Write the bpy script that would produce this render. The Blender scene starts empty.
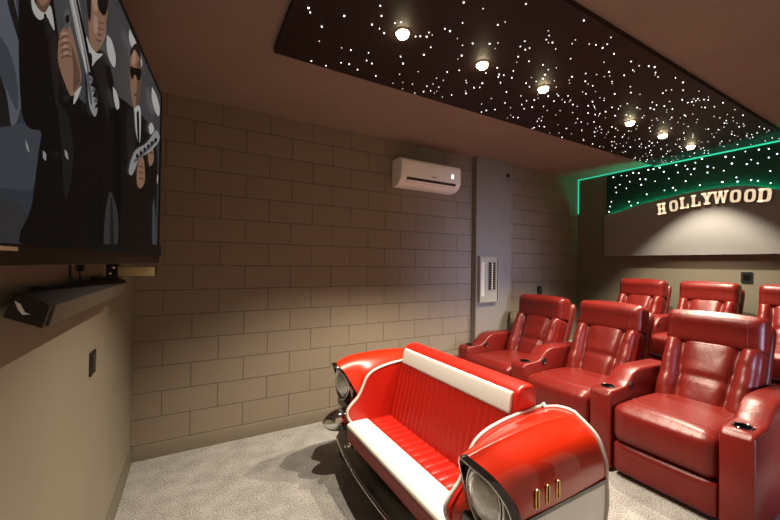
import bpy, bmesh, math, random
from mathutils import Vector, Matrix
from mathutils.bvhtree import BVHTree
random.seed(11)
C = bpy.context.scene.collection
PI = math.pi
sin, cos = math.sin, math.cos

# ------------------------------------------------------------------ helpers
class MB:
    """collects geometry; build() links it as ONE mesh object"""
    def __init__(s): s.v = []; s.f = []; s.m = []
    def add(s, vs, fs, mi=0):
        o = len(s.v); s.v += [tuple(p) for p in vs]
        for f in fs: s.f.append(tuple(i + o for i in f)); s.m.append(mi)
        return s
    def box(s, x0, x1, y0, y1, z0, z1, mi=0):
        vs = [(x, y, z) for x in (x0, x1) for y in (y0, y1) for z in (z0, z1)]
        return s.add(vs, [(0,1,3,2),(4,6,7,5),(0,4,5,1),(2,3,7,6),(0,2,6,4),(1,5,7,3)], mi)
    def prism(s, poly, axis, a, b, mi=0):
        """poly: 2D points in the two other axes (in xyz order), extruded along axis from a to b"""
        def P(p, t):
            q = list(p); q.insert('xyz'.index(axis), t); return tuple(q)
        n = len(poly)
        vs = [P(p, a) for p in poly] + [P(p, b) for p in poly]
        fs = [tuple(range(n))[::-1], tuple(range(n, 2*n))] + [(i, (i+1) % n, n+(i+1) % n, n+i) for i in range(n)]
        return s.add(vs, fs, mi)
    def grid(s, rows, mi=0, closed=False):
        n = len(rows[0]); vs = [p for r in rows for p in r]; fs = []
        for i in range(len(rows)-1):
            for j in range(n if closed else n-1):
                k = (j+1) % n
                fs.append((i*n+j, i*n+k, (i+1)*n+k, (i+1)*n+j))
        return s.add(vs, fs, mi)
    def tube(s, pts, r, n=8, mi=0, caps=True):
        pts = [Vector(p) for p in pts]; rows = []
        t0 = (pts[1]-pts[0]).normalized()
        up = Vector((0,0,1)) if abs(t0.z) < .9 else Vector((1,0,0))
        a = t0.cross(up).normalized()
        for i, p in enumerate(pts):
            t = (pts[min(i+1, len(pts)-1)] - pts[max(i-1, 0)]).normalized()
            a = (a - t*a.dot(t)).normalized(); b = t.cross(a)
            rr = r[i] if isinstance(r, (list, tuple)) else r
            rows.append([p + (a*cos(2*PI*k/n) + b*sin(2*PI*k/n))*rr for k in range(n)])
        s.grid(rows, mi, True)
        if caps:
            o = len(s.v) - len(rows)*n
            s.f += [tuple(o+k for k in range(n))[::-1], tuple(o+(len(rows)-1)*n+k for k in range(n))]; s.m += [mi, mi]
        return s
    def lathe(s, prof, n=24, mat=None, mi=0, cap0=True, cap1=True):
        """prof: (r, h) around local z, mat places it"""
        mat = mat or Matrix()
        rows = [[mat @ Vector((r*cos(2*PI*k/n), r*sin(2*PI*k/n), h)) for k in range(n)] for r, h in prof]
        s.grid(rows, mi, True); o = len(s.v) - len(rows)*n
        if cap0: s.f.append(tuple(o+k for k in range(n))[::-1]); s.m.append(mi)
        if cap1: s.f.append(tuple(o+(len(rows)-1)*n+k for k in range(n))); s.m.append(mi)
        return s
    def xf(s, fn, start=0):
        s.v = s.v[:start] + [tuple(fn(Vector(p))) for p in s.v[start:]]; return s
    def build(s, name, mat, parent=None, ang=40, bevel=0, seg=3, sub=0, flip_fix=True):
        me = bpy.data.meshes.new(name); me.from_pydata(s.v, [], s.f)
        for m in (mat if isinstance(mat, (list, tuple)) else [mat]): me.materials.append(m)
        me.polygons.foreach_set('material_index', s.m)
        if flip_fix:
            bm = bmesh.new(); bm.from_mesh(me)
            bmesh.ops.remove_doubles(bm, verts=bm.verts, dist=1e-6)
            bmesh.ops.recalc_face_normals(bm, faces=bm.faces); bm.to_mesh(me); bm.free()
        me.polygons.foreach_set('use_smooth', [True]*len(me.polygons))
        if ang < 180: me.set_sharp_from_angle(angle=math.radians(ang))
        o = bpy.data.objects.new(name, me); C.objects.link(o)
        if parent: o.parent = parent
        if bevel:
            b = o.modifiers.new('bevel', 'BEVEL'); b.width = bevel; b.segments = seg; b.limit_method = 'ANGLE'; b.angle_limit = math.radians(35); b.harden_normals = True
        if sub:
            u = o.modifiers.new('sub', 'SUBSURF'); u.levels = sub; u.render_levels = sub
        return o

def empty(name, loc=(0,0,0), rz=0):
    o = bpy.data.objects.new(name, None); o.location = loc; o.rotation_euler = (0,0,rz); o.empty_display_size = .1
    C.objects.link(o); return o
def tag(o, label=None, cat=None, group=None, kind=None):
    if label: o['label'] = label
    if cat: o['category'] = cat
    if group: o['group'] = group
    if kind: o['kind'] = kind
    return o
def struct(o): o['kind'] = 'structure'; return o
def copy_tree(o, parent=None):
    c = o.copy(); C.objects.link(c)
    if parent: c.parent = parent
    for ch in list(o.children): copy_tree(ch, c)
    return c
def spline(pts, n):
    """Catmull-Rom through pts, n samples (tuples of any size)"""
    P = [Vector(p) for p in pts]; out = []; m = len(P)-1
    for k in range(n):
        t = k/(n-1)*m; i = min(int(t), m-1); u = t-i
        p0 = P[i-1] if i > 0 else P[0]*2-P[1]; p1 = P[i]; p2 = P[i+1]; p3 = P[i+2] if i+2 <= m else P[m]*2-P[m-1]
        out.append(.5*((2*p1) + (p2-p0)*u + (2*p0-5*p1+4*p2-p3)*u*u + (3*p1-p0-3*p2+p3)*u**3))
    return out

# ------------------------------------------------------------------ materials
def mat(name, col, rough=.6, metal=0, coat=0, emis=None, estr=0, spec=.5, bump=None, var=None, sheen=0, coat_rough=.03):
    m = bpy.data.materials.new(name); m.use_nodes = True; nt = m.node_tree; b = nt.nodes['Principled BSDF']
    b.inputs['Base Color'].default_value = (*col, 1); b.inputs['Roughness'].default_value = rough
    b.inputs['Metallic'].default_value = metal; b.inputs['Coat Weight'].default_value = coat; b.inputs['Coat Roughness'].default_value = coat_rough
    b.inputs['Specular IOR Level'].default_value = spec; b.inputs['Sheen Weight'].default_value = sheen
    if emis: b.inputs['Emission Color'].default_value = (*emis, 1); b.inputs['Emission Strength'].default_value = estr
    L = nt.links.new
    if bump or var:
        tc = nt.nodes.new('ShaderNodeTexCoord')
    if var:      # (scale, amount, detail): gentle procedural value variation of the paint or dye itself
        n = nt.nodes.new('ShaderNodeTexNoise'); n.inputs['Scale'].default_value = var[0]; n.inputs['Detail'].default_value = var[2] if len(var) > 2 else 3
        L(tc.outputs['Object'], n.inputs['Vector'])
        r = nt.nodes.new('ShaderNodeMapRange'); r.inputs['From Min'].default_value = .3; r.inputs['From Max'].default_value = .7
        r.inputs['To Min'].default_value = 1-var[1]; r.inputs['To Max'].default_value = 1+var[1]
        L(n.outputs['Fac'], r.inputs['Value'])
        x = nt.nodes.new('ShaderNodeVectorMath'); x.operation = 'SCALE'; x.inputs[0].default_value = col
        L(r.outputs['Result'], x.inputs['Scale']); L(x.outputs['Vector'], b.inputs['Base Color'])
    if bump:     # list of (kind, scale, strength, distance)
        prev = None
        for kind, sc, st, di in bump:
            if kind == 'voronoi':
                n = nt.nodes.new('ShaderNodeTexVoronoi'); n.inputs['Scale'].default_value = sc; out = n.outputs['Distance']
            else:
                n = nt.nodes.new('ShaderNodeTexNoise'); n.inputs['Scale'].default_value = sc; n.inputs['Detail'].default_value = 4; out = n.outputs['Fac']
            L(tc.outputs['Object'], n.inputs['Vector'])
            bp = nt.nodes.new('ShaderNodeBump'); bp.inputs['Strength'].default_value = st; bp.inputs['Distance'].default_value = di
            L(out, bp.inputs['Height'])
            if prev: L(prev.outputs['Normal'], bp.inputs['Normal'])
            prev = bp
        L(prev.outputs['Normal'], b.inputs['Normal'])
    if emis: m.cycles.emission_sampling = 'NONE'
    return m

def block_mat():
    m = bpy.data.materials.new('painted_block'); m.use_nodes = True; nt = m.node_tree; b = nt.nodes['Principled BSDF']; L = nt.links.new
    tc = nt.nodes.new('ShaderNodeTexCoord'); sp = nt.nodes.new('ShaderNodeSeparateXYZ'); cb = nt.nodes.new('ShaderNodeCombineXYZ')
    L(tc.outputs['Object'], sp.inputs[0])
    ax = nt.nodes.new('ShaderNodeMath'); ax.operation = 'ADD'; ax.inputs[1].default_value = -.5975+4; L(sp.outputs['X'], ax.inputs[0])
    az = nt.nodes.new('ShaderNodeMath'); az.operation = 'ADD'; az.inputs[1].default_value = -.115+4; L(sp.outputs['Z'], az.inputs[0])
    L(ax.outputs[0], cb.inputs['X']); L(az.outputs[0], cb.inputs['Y'])
    br = nt.nodes.new('ShaderNodeTexBrick'); br.offset = .5; br.offset_frequency = 2; br.squash = 1
    br.inputs['Scale'].default_value = 1; br.inputs['Brick Width'].default_value = .4; br.inputs['Row Height'].default_value = .2
    br.inputs['Mortar Size'].default_value = .0035; br.inputs['Mortar Smooth'].default_value = .35; br.inputs['Bias'].default_value = 0
    br.inputs['Color1'].default_value = (.222,.178,.132,1); br.inputs['Color2'].default_value = (.242,.195,.146,1); br.inputs['Mortar'].default_value = (.14,.110,.082,1)
    L(cb.outputs[0], br.inputs['Vector']); L(br.outputs['Color'], b.inputs['Base Color'])
    inv = nt.nodes.new('ShaderNodeMath'); inv.operation = 'SUBTRACT'; inv.inputs[0].default_value = 1; L(br.outputs['Fac'], inv.inputs[1])
    b1 = nt.nodes.new('ShaderNodeBump'); b1.inputs['Strength'].default_value = 1.0; b1.inputs['Distance'].default_value = .006; L(inv.outputs[0], b1.inputs['Height'])
    n = nt.nodes.new('ShaderNodeTexNoise'); n.inputs['Scale'].default_value = 60; n.inputs['Detail'].default_value = 5; L(tc.outputs['Object'], n.inputs['Vector'])
    b2 = nt.nodes.new('ShaderNodeBump'); b2.inputs['Strength'].default_value = .25; b2.inputs['Distance'].default_value = .004; L(n.outputs['Fac'], b2.inputs['Height']); L(b1.outputs[0], b2.inputs['Normal'])
    L(b2.outputs[0], b.inputs['Normal']); b.inputs['Roughness'].default_value = .62; b.inputs['Specular IOR Level'].default_value = .3
    return m

def carpet_mat():
    m = bpy.data.materials.new('carpet'); m.use_nodes = True; nt = m.node_tree; b = nt.nodes['Principled BSDF']; L = nt.links.new
    tc = nt.nodes.new('ShaderNodeTexCoord')
    n1 = nt.nodes.new('ShaderNodeTexNoise'); n1.inputs['Scale'].default_value = 110; n1.inputs['Detail'].default_value = 3
    n2 = nt.nodes.new('ShaderNodeTexNoise'); n2.inputs['Scale'].default_value = 7; n2.inputs['Detail'].default_value = 3
    for n in (n1, n2): L(tc.outputs['Object'], n.inputs['Vector'])
    r = nt.nodes.new('ShaderNodeValToRGB'); r.color_ramp.elements[0].position = .33; r.color_ramp.elements[0].color = (.155,.145,.137,1)
    r.color_ramp.elements[1].position = .66; r.color_ramp.elements[1].color = (.43,.412,.395,1)
    mx = nt.nodes.new('ShaderNodeMath'); mx.operation = 'MULTIPLY_ADD'; mx.inputs[1].default_value = .35; L(n2.outputs['Fac'], mx.inputs[0])
    sub = nt.nodes.new('ShaderNodeMath'); sub.operation = 'ADD'; sub.inputs[1].default_value = -.175; L(n1.outputs['Fac'], sub.inputs[0])
    L(sub.outputs[0], mx.inputs[2]); L(mx.outputs[0], r.inputs['Fac']); L(r.outputs['Color'], b.inputs['Base Color'])
    bp = nt.nodes.new('ShaderNodeBump'); bp.inputs['Strength'].default_value = .8; bp.inputs['Distance'].default_value = .01
    L(n1.outputs['Fac'], bp.inputs['Height']); L(bp.outputs[0], b.inputs['Normal'])
    b.inputs['Roughness'].default_value = .95; b.inputs['Specular IOR Level'].default_value = .1; b.inputs['Sheen Weight'].default_value = .2
    return m

M = {}
M['block'] = block_mat(); M['carpet'] = carpet_mat()
M['wall'] = mat('painted_plaster', (.262,.232,.175), .6, spec=.3, bump=[('noise', 55, .12, .004)], var=(2.0, .04))
M['ceil'] = mat('ceiling_paint', (.29,.222,.182), .75, spec=.2, bump=[('noise', 40, .1, .004)], var=(3, .05))
M['rearwall'] = mat('rear_wall_paint', (.17,.15,.11), .65, spec=.3, bump=[('noise', 50, .1, .004)])
M['pillar'] = mat('pillar_paint', (.215,.19,.155), .6, spec=.3, bump=[('noise', 60, .12, .003)])
M['skirt'] = mat('skirting_paint', (.15,.13,.095), .4, spec=.4)
M['skirt2'] = mat('skirting_paint_taupe', (.165,.135,.098), .6, spec=.3, bump=[('noise', 60, .2, .003)])
M['panel'] = mat('star_panel_board', (.027,.0145,.0135), .6, spec=.25)
M['star'] = mat('star_point', (.8,.8,.8), .4, emis=(1,.93,.86), estr=2.6)
M['star_dim'] = mat('star_point_dim', (.8,.8,.8), .4, emis=(1,.9,.83), estr=.7)
M['star_blue'] = mat('star_point_cool', (.8,.8,.8), .4, emis=(.62,.78,1), estr=3)
M['led'] = mat('green_led', (.05,.4,.25), .4, emis=(.03,.72,.42), estr=.46)
M['led_hidden'] = mat('green_led_bright', (.05,.5,.3), .4, emis=(.012,1,.48), estr=60); M['led_hidden'].cycles.emission_sampling = 'AUTO'
M['sky'] = mat('night_sky_board', (.013,.040,.031), .7, spec=.2)
M['hill'] = mat('hill_board_paint', (.235,.232,.225), .6, spec=.2)
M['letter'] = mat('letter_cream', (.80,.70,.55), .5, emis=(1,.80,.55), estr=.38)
M['letter_side'] = mat('letter_edge', (.35,.27,.2), .6)
M['leather'] = mat('red_leather', (.138,.0088,.0062), .35, spec=.4, bump=[('voronoi', 240, .12, .002), ('noise', 8, .20, .02), ('noise', 26, .16, .007)], var=(6, .08))
M['seam'] = mat('leather_seam', (.13,.012,.01), .6)
M['shell'] = mat('recliner_shell', (.12,.008,.0055), .38, bump=[('voronoi', 240, .12, .002)])
M['black'] = mat('black_plastic', (.012,.012,.013), .35)
M['blackgloss'] = mat('black_gloss', (.006,.006,.007), .08, coat=1)
M['blackmatte'] = mat('black_matte', (.015,.014,.014), .7)
M['vinyl'] = mat('red_vinyl', (.47,.013,.006), .34, bump=[('voronoi', 300, .08, .0015)])
M['white'] = mat('white_vinyl', (.66,.64,.60), .38, bump=[('voronoi', 300, .08, .0015)])
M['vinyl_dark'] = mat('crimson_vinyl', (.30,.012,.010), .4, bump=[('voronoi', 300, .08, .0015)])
M['paint'] = mat('car_paint', (.52,.019,.003), .28, coat=1, spec=.5, coat_rough=.02)
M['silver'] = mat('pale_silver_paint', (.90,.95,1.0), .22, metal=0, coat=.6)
M['chrome'] = mat('chrome', (.82,.82,.80), .06, metal=1)
M['chrome_dark'] = mat('darkened_chrome', (.09,.09,.09), .08, metal=1)  # chrome darkened so the bumper's reflected shadow sits in its colour
M['gold'] = mat('gold_trim', (.80,.58,.20), .22, metal=1)
M['lens'] = mat('headlight_reflector', (.78,.82,.84), .16, metal=.35, coat=1, bump=[('noise', 38, .55, .01)])
M['acwhite'] = mat('ac_plastic', (.92,.90,.87), .35)
M['grey'] = mat('grey_plastic', (.22,.21,.2), .5)
M['beige'] = mat('breaker_box_paint', (.33,.305,.22), .4)
M['label'] = mat('paper_label', (.62,.58,.42), .6)
M['screen'] = mat('screen_glass', (.01,.01,.01), .12, emis=(.045,.043,.045), estr=1)
M['frame'] = mat('tv_frame', (.010,.008,.007), .3)
M['perf'] = mat('warm_toned_metal', (.85,.72,.38), .4, metal=.25)  # golden tone of warm lamplight painted into the perforated side
M['bulb'] = mat('lamp_bulb', (1,1,1), .4, emis=(1,.84,.50), estr=24)
M['bulb'].cycles.emission_sampling = 'FRONT'
M['trimring'] = mat('downlight_ring', (.42,.38,.32), .3, metal=.6)

# ------------------------------------------------------------------ room (metres; x from the TV wall, y towards the block wall)
W, L, H = 3.313, 5.62, 2.894
YN = -.75
struct(MB().box(-.1, L+.1, YN, W+.1, -.12, 0).build('floor', M['carpet']))
struct(MB().box(-.1, L+.1, YN, W+.1, H, H+.1).build('ceiling', M['ceil']))
struct(MB().box(-.1, 0, YN, W+.1, 0, H).build('wall_left', M['wall']))
struct(MB().box(0, L, W, W+.1, 0, H).build('wall_back', M['block']))
struct(MB().box(L, L+.1, YN, W+.1, 0, H).build('wall_right', M['rearwall']))
struct(MB().prism([(0,0),(.016,0),(.016,.095),(.006,.112),(0,.112)], 'y', YN, W).xf(lambda p: p).build('baseboard_left', M['skirt']))
struct(MB().prism([(W,0),(W-.012,0),(W-.012,.098),(W-.003,.112),(W,.112)], 'x', .016, 3.434).build('baseboard_back', M['skirt2']))
struct(MB().box(3.434, 4.05, 3.226, W, 0, H).build('trim_1', M['pillar'], bevel=.006))
RZ = .42
struct(MB().box(4.42, L, YN, W, 0, RZ).build('floor_riser', M['carpet'], bevel=.01))

# unseen camera side: wall piece with a doorway added for the bluish light; the rest stays open to the world light
struct(MB().box(2.9, 3.25, YN-.1, YN, 0, H).box(4.15, L+.1, YN-.1, YN, 0, H).box(3.25, 4.15, YN-.1, YN, 2.12, H).build('wall_front', M['wall']))
d = empty('added_door', (3.70, YN-.05, 0)); struct(d)
for nm, q in (('jamb', (-.45,-.41,-.06,.06,0,2.12)), ('jamb', (.41,.45,-.06,.06,0,2.12)), ('lintel', (-.41,.41,-.06,.06,2.08,2.12))): MB().box(*q).build(nm, M['skirt'], d)

# ------------------------------------------------------------------ star ceiling panel
X0, Y0, Y1, ZP = .817, 1.080, 2.262, H-.032
sp = empty('star_ceiling_panel', ((X0+L)/2, (Y0+Y1)/2, ZP))
tag(sp, 'long dark ceiling panel sprinkled with tiny white star lights', 'ceiling panel')
ctr = Vector(sp.location)
def local(mb, o): return mb.xf(lambda p: p - Vector(o.location))
local(MB().box(X0, L, Y0, Y1, ZP, H), sp).build('board', M['panel'], sp)
LY = 1.688
lights_x = [1.414, 2.024, 2.632, 3.830, 4.438, 5.055]
pts = []
for _ in range(20000):
    if len(pts) >= 470: break
    x = X0+.03 + random.random()**.92*(L-X0-.08); y = random.uniform(Y0+.02, Y1-.02)
    if any((x-a)**2+(y-LY)**2 < .07**2 for a in lights_x): continue
    if any((x-a)**2+(y-b)**2 < .022**2 for a, b, _ in pts): continue
    pts.append((x, y, random.choice((.0022,.0026,.003,.0034,.0042)) ))
def seen_size(p): return p[2]/(.3+math.hypot(p[0]-.4, p[1]))
inview = [p for p in pts if (p[1]-1.0) < 5 and p[0] > .8]
inview.sort(key=seen_size, reverse=True)
for k, (x, y, r) in enumerate(inview[:100]):
    MB().lathe([(r,0),(r,-.0025),(r*.6,-.0045)], 8, Matrix.Translation(Vector((x,y,ZP))-ctr)).build('star_light', M['star' if k % 3 else 'star_dim'], sp)
mb = MB()
for k, (x, y, r) in enumerate(inview[100:]):
    mb.lathe([(r,0),(r,-.0025),(r*.6,-.0045)], 6, Matrix.Translation(Vector((x,y,ZP))-ctr), mi=k % 2)
tag(mb.build('star_field', [M['star'], M['star_dim']], sp), kind='stuff')

# six downlights in the panel
which = ['nearest the screen end', 'second from the screen end', 'third from the screen end', 'third from the sign end', 'second from the sign end', 'nearest the lettered sign']
for i, x in enumerate(lights_x):
    o = empty('downlight', (x, LY, ZP))
    tag(o, 'small glowing round downlight in the star ceiling, ' + which[i], 'ceiling light', 'downlights in the star ceiling')
    MB().lathe([(.030,0),(.046,0),(.046,-.004),(.040,-.008),(.030,-.006)], 24, cap0=False, cap1=False).build('trim_ring', M['trimring'], o)
    MB().lathe([(.031,-.0015),(.035,-.010),(.032,-.020),(.023,-.029),(.010,-.033)], 20).build('bulb', M['bulb'], o)
    ld = bpy.data.lights.new('downlight_beam', 'SPOT'); ld.energy = 125; ld.color = (1,.87,.68); ld.spot_size = math.radians(86 if i == 5 else 98); ld.spot_blend = .45; ld.shadow_soft_size = .016
    lo = bpy.data.objects.new('downlight_beam', ld); lo.location = (0,0,-.066); lo.parent = o; C.objects.link(lo)

# ------------------------------------------------------------------ lettered star wall on the right-hand end wall
yl = 2.865; yr = .40
sk = empty('starry_sky_panel', (L, (yl+yr)/2, 2.3)); tag(sk, 'dark green night sky board with star lights behind the lettered hill', 'wall panel')
local(MB().box(L-.018, L-.0005, yr, yl, 2.17, H-.035), sk).build('board', M['sky'], sk)
hillpts = [(yl,2.285),(2.75,2.296),(2.65,2.312),(2.53,2.345),(2.41,2.375),(2.216,2.40),(1.974,2.437),(1.75,2.452),(1.6,2.454),(1.45,2.445),(1.32,2.42),(1.18,2.365),(1.0,2.31),(.75,2.27),(yr,2.25)]
hs = [tuple(p) for p in spline(hillpts, 60)]
def hill_z(y):
    for a, b in zip(hs, hs[1:]):
        if b[0] <= y <= a[0]: return a[1] + (b[1]-a[1])*(a[0]-y)/(a[0]-b[0]+1e-9)
    return 2.2
n = 0; tries = 0; spots = []
while n < 92 and tries < 9000:
    tries += 1; y = random.uniform(yr+.02, yl-.02); z = random.uniform(2.3, H-.06)
    if z < hill_z(y)+.03 or any((y-a)**2+(z-b)**2 < .045**2 for a, b in spots): continue
    if z < 2.62 and random.random() < .55: continue
    spots.append((y, z)); n += 1
    r = random.choice((.0045,.0055,.0062,.0075))
    MB().lathe([(r,0),(r,.003),(r*.6,.006)], 8, Matrix.Translation(Vector((L-.018,y,z))-Vector(sk.location)) @ Matrix.Rotation(-PI/2, 4, 'Y')).build('star_light', M['star_blue' if (y < 1.5 or n % 5 == 0) else 'star'], sk)
hb = empty('hill_board', (L, (yl+yr)/2, 1.70)); tag(hb, 'wide pale grey hill shaped board carrying the cream sign', 'wall panel')
local(MB().prism(hs + [(yr,1.70),(yl,1.70)], 'x', L-.075, L-.05), hb).build('face', M['hill'], hb, ang=30)
local(MB().box(L-.05, L-.001, yr+.02, yl-.02, 1.70, 2.16), hb).build('backing', M['hill'], hb)
mb = MB(); mb.tube([(L-.031, y, z-.030) for y, z in hs[2:-1]], .005, 6)
local(mb, hb).build('glow_strip', M['led_hidden'], hb)
tag(hb.children[-1], 'green light strip hidden behind the hill edge')

# green light strips at the joints
o = empty('led_strip', (L-.02, 3.30, H)); tag(o, 'thin green light strip in the corner beside the starry wall', 'light strip')
local(MB().box(L-.016, L-.004, W-.022, W-.010, 2.36, H-.012), o).build('upright_strip', M['led'], o)
local(MB().box(L-.020, L-.004, Y1+.004, W-.010, H-.014, H-.002), o).build('ceiling_strip', M['led'], o)
o = MB().box(L-.038, L-.0205, YN+.05, Y1, ZP-.014, ZP-.002).build('led_strip', M['led']); tag(o, 'long green light strip where the star ceiling meets the starry wall', 'light strip')

# the cream slab-serif letters
def letter(ch, w, h, t=.020):
    """polygons in (u right, v up), serif block capitals, then given thickness"""
    st = .30*w; se = .15*h; P = []
    R = lambda a, b, c, d: P.append([(a,c),(b,c),(b,d),(a,d)])
    if ch == 'H':
        for a in (.10, .60): R(a*w, (a+.30)*w, 0, h)
        for a in (0, .52): R(a*w, (a+.48)*w, 0, se); R(a*w, (a+.48)*w, h-se, h)
        R(.2*w, .8*w, .42*h, .58*h)
    if ch == 'L':
        R(.10*w, .44*w, 0, h); R(0, .56*w, h-se, h); R(0, w, 0, se); R(.80*w, w, 0, .38*h)
    if ch == 'Y':
        R(.34*w, .66*w, 0, .5*h); R(.2*w, .8*w, 0, se)
        P.append([(.02*w,h-se*.5),(.38*w,h-se*.5),(.66*w,.45*h),(.34*w,.45*h)]); P.append([(.98*w,h-se*.5),(.62*w,h-se*.5),(.34*w,.45*h),(.66*w,.45*h)])
        R(-.04*w, .46*w, h-se, h); R(.56*w, 1.04*w, h-se, h)
    if ch == 'W':
        for a, b in ((.10,.27),(.50,.27),(.50,.73),(.90,.73)):
            d = .09*w; P.append([(a*w-d,h-se*.5),(a*w+d,h-se*.5),(b*w+d,0),(b*w-d,0)])
        for a in (.10,.50,.90): R((a-.16)*w, (a+.16)*w, h-se, h)
    def ring(cx, cy, ax, ay, bx, by, flat=False, n=28):
        out = []
        for k in range(n):
            a = 2*PI*k/n; e = .62
            sx = math.copysign(abs(cos(a))**e, cos(a)); sy = math.copysign(abs(sin(a))**e, sin(a))
            if flat and cos(a) < 0: sx = math.copysign(abs(cos(a))**.18, cos(a)); sy = math.copysign(abs(sin(a))**.45, sin(a))
            out.append(((cx+ax*sx, cy+ay*sy), (cx+bx*sx, cy+by*sy)))
        for k in range(n):
            (o1, i1), (o2, i2) = out[k], out[(k+1) % n]; P.append([o1, o2, i2, i1])
    if ch == 'O': ring(.5*w, .5*h, .5*w, .5*h, .19*w, .33*h)
    if ch == 'D':
        ring(.53*w, .5*h, .47*w, .5*h, .17*w, .34*h, True); R(-.02*w, .4*w, 0, se); R(-.02*w, .4*w, h-se, h)
    mb = MB()
    for p in P:
        n = len(p)
        mb.add([(-t, -u, v) for u, v in p], [tuple(range(n))], 0)
        mb.add([(-t, -u, v) for u, v in p] + [(0, -u, v) for u, v in p], [tuple(range(n, 2*n))] + [(i, (i+1) % n, n+(i+1) % n, n+i) for i in range(n)], 1)
    mb.xf(lambda q: Vector((q.x, q.y + w/2, q.z - h/2)))
    return mb
XB = L-.075
sg = empty('hollywood_sign', (XB, 1.69, 2.33)); tag(sg, 'cream block letter sign reading HOLLYWOOD curved over the hill board', 'sign')
LT = [('H',2.146,2.290,.105,.155),('O',2.020,2.308,.100,.150),('L',1.915,2.330,.098,.150),('L',1.805,2.340,.098,.150),('Y',1.702,2.350,.110,.152),('W',1.585,2.348,.136,.152),('O',1.460,2.338,.100,.152),('O',1.347,2.325,.100,.152),('D',1.238,2.312,.112,.156)]
for i, (ch, y, z, w, h) in enumerate(LT):
    a = math.radians((1.69-y)*-24)
    w *= .90; h *= .90; z -= .006; mb = letter(ch, w, h); mt = Matrix.Translation(Vector((XB-.012, y, z))-Vector(sg.location)) @ Matrix.Rotation(-a*.4, 4, 'X')
    mb.xf(lambda q: mt @ q)
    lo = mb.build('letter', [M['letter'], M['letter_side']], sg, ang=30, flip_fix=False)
    MB().lathe([(.006,-.0115),(.006,.001)], 8, mt @ Matrix.Translation((0, (.3*w if ch in 'LD' else .4*w if ch == 'O' else .27*w if ch == 'H' else 0), -.2*h)) @ Matrix.Rotation(-PI/2, 4, 'Y')).build('standoff_pin', M['letter_side'], lo)
# ------------------------------------------------------------------ television
PH = math.radians(5.2)
TVX, TVY, TZ0, TZ1, TW = .224, 2.42, 1.535, 2.512, 1.70
tv = empty('television', (TVX, TVY, TZ0), 0); tag(tv, 'large wall mounted flat screen showing dark suited men on grey', 'television')
tv.rotation_euler = (0, 0, -PH)          # local +x out of the screen, local -y along the screen towards the camera
TH = TZ1-TZ0
MB().box(-.045, -.004, -TW, 0, 0, TH).build('housing', M['frame'], tv, bevel=.004)
MB().box(-.075, -.045, -TW*.8, -TW*.2, .2, TH*.75).build('rear_cover', M['black'], tv, bevel=.01)
mb = MB(); bz = .012
mb.box(-.004, .004, -TW, 0, 0, .042); mb.box(-.004, .004, -TW, 0, TH-bz, TH); mb.box(-.004, .004, -bz, 0, .042, TH-bz); mb.box(-.004, .004, -TW, -TW+bz, .042, TH-bz)
mb.build('bezel', M['frame'], tv, bevel=.002)
# the picture on the screen: flat colour shapes in screen coordinates (u along the screen from its far end, v up)
SC = {}
def scr(name, c, s=.50):
    SC[name] = mat('screen_' + name, (.002,.002,.002), .3, emis=c, estr=s, spec=.03); return SC[name]
cols = dict(grey=(.042,.040,.042), grey_low=(.026,.025,.027), bluegrey=(.072,.080,.093), blue_low=(.037,.042,.050), blue_deep=(.026,.030,.037), black=(.0048,.004,.0036), cloth=(.011,.0095,.009), hair=(.010,.007,.006), skin=(.18,.098,.064), skin_dark=(.085,.046,.030), skin_light=(.27,.165,.115), white=(.34,.32,.30), silver=(.20,.20,.20), silver_dark=(.07,.07,.075), shade=(.004,.004,.004))
names = list(cols); 
for k in names: scr(k, cols[k])
f_, yaw_, pit_, rol_ = 349.14637, .51273, .01042, .0131
CAM = Vector((.40064, 0, 1.5493))
Fv = Vector((sin(yaw_)*cos(pit_), cos(yaw_)*cos(pit_), sin(pit_))); R0 = Vector((cos(yaw_), -sin(yaw_), 0)); U0 = R0.cross(Fv)
Rv = R0*cos(rol_)+U0*sin(rol_); Uv = -R0*sin(rol_)+U0*cos(rol_)
tvm = Matrix.Translation((TVX,TVY,TZ0)) @ Matrix.Rotation(-PH, 4, 'Z'); tvi = tvm.inverted()
def on_screen(px, py):            # screen coordinates of a feature of the shown picture
    d = Fv + Rv*(px-390)/f_ + Uv*(260-py)/f_
    o2 = tvi @ CAM; d2 = tvi.to_3x3() @ d; t = -o2.x/d2.x; p = o2 + d2*t
    return p.y, p.z
mb = MB(); lay = [0]
def poly(name, pts, smooth=True):
    lay[0] += 1
    q = [on_screen(*p) for p in pts]
    if smooth:
        q = [tuple(v) for v in spline([Vector((a,b)) for a, b in q + [q[0]]], len(q)*4+1)][:-1]
    q = [(min(-bz-.001, max(-TW+bz+.001, a)), min(TH-bz-.001, max(BZ+.001, b))) for a, b in q]
    x = .0002*lay[0] - .0035
    mb.add([(x, a, b) for a, b in q], [tuple(range(len(q)))], names.index(name))
BZ = .042
mb.add([(-.0035, -bz, BZ), (-.0035, -TW+bz, BZ), (-.0035, -TW+bz, TH-bz), (-.0035, -bz, TH-bz)], [(0,1,2,3)], 0)
P_ = poly
P_('grey_low', [(96,150),(130,140),(170,150),(170,260),(90,260),(90,200)])
P_('blue_deep', [(-30,96),(20,96),(60,100),(60,180),(50,255),(-30,255)])
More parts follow.
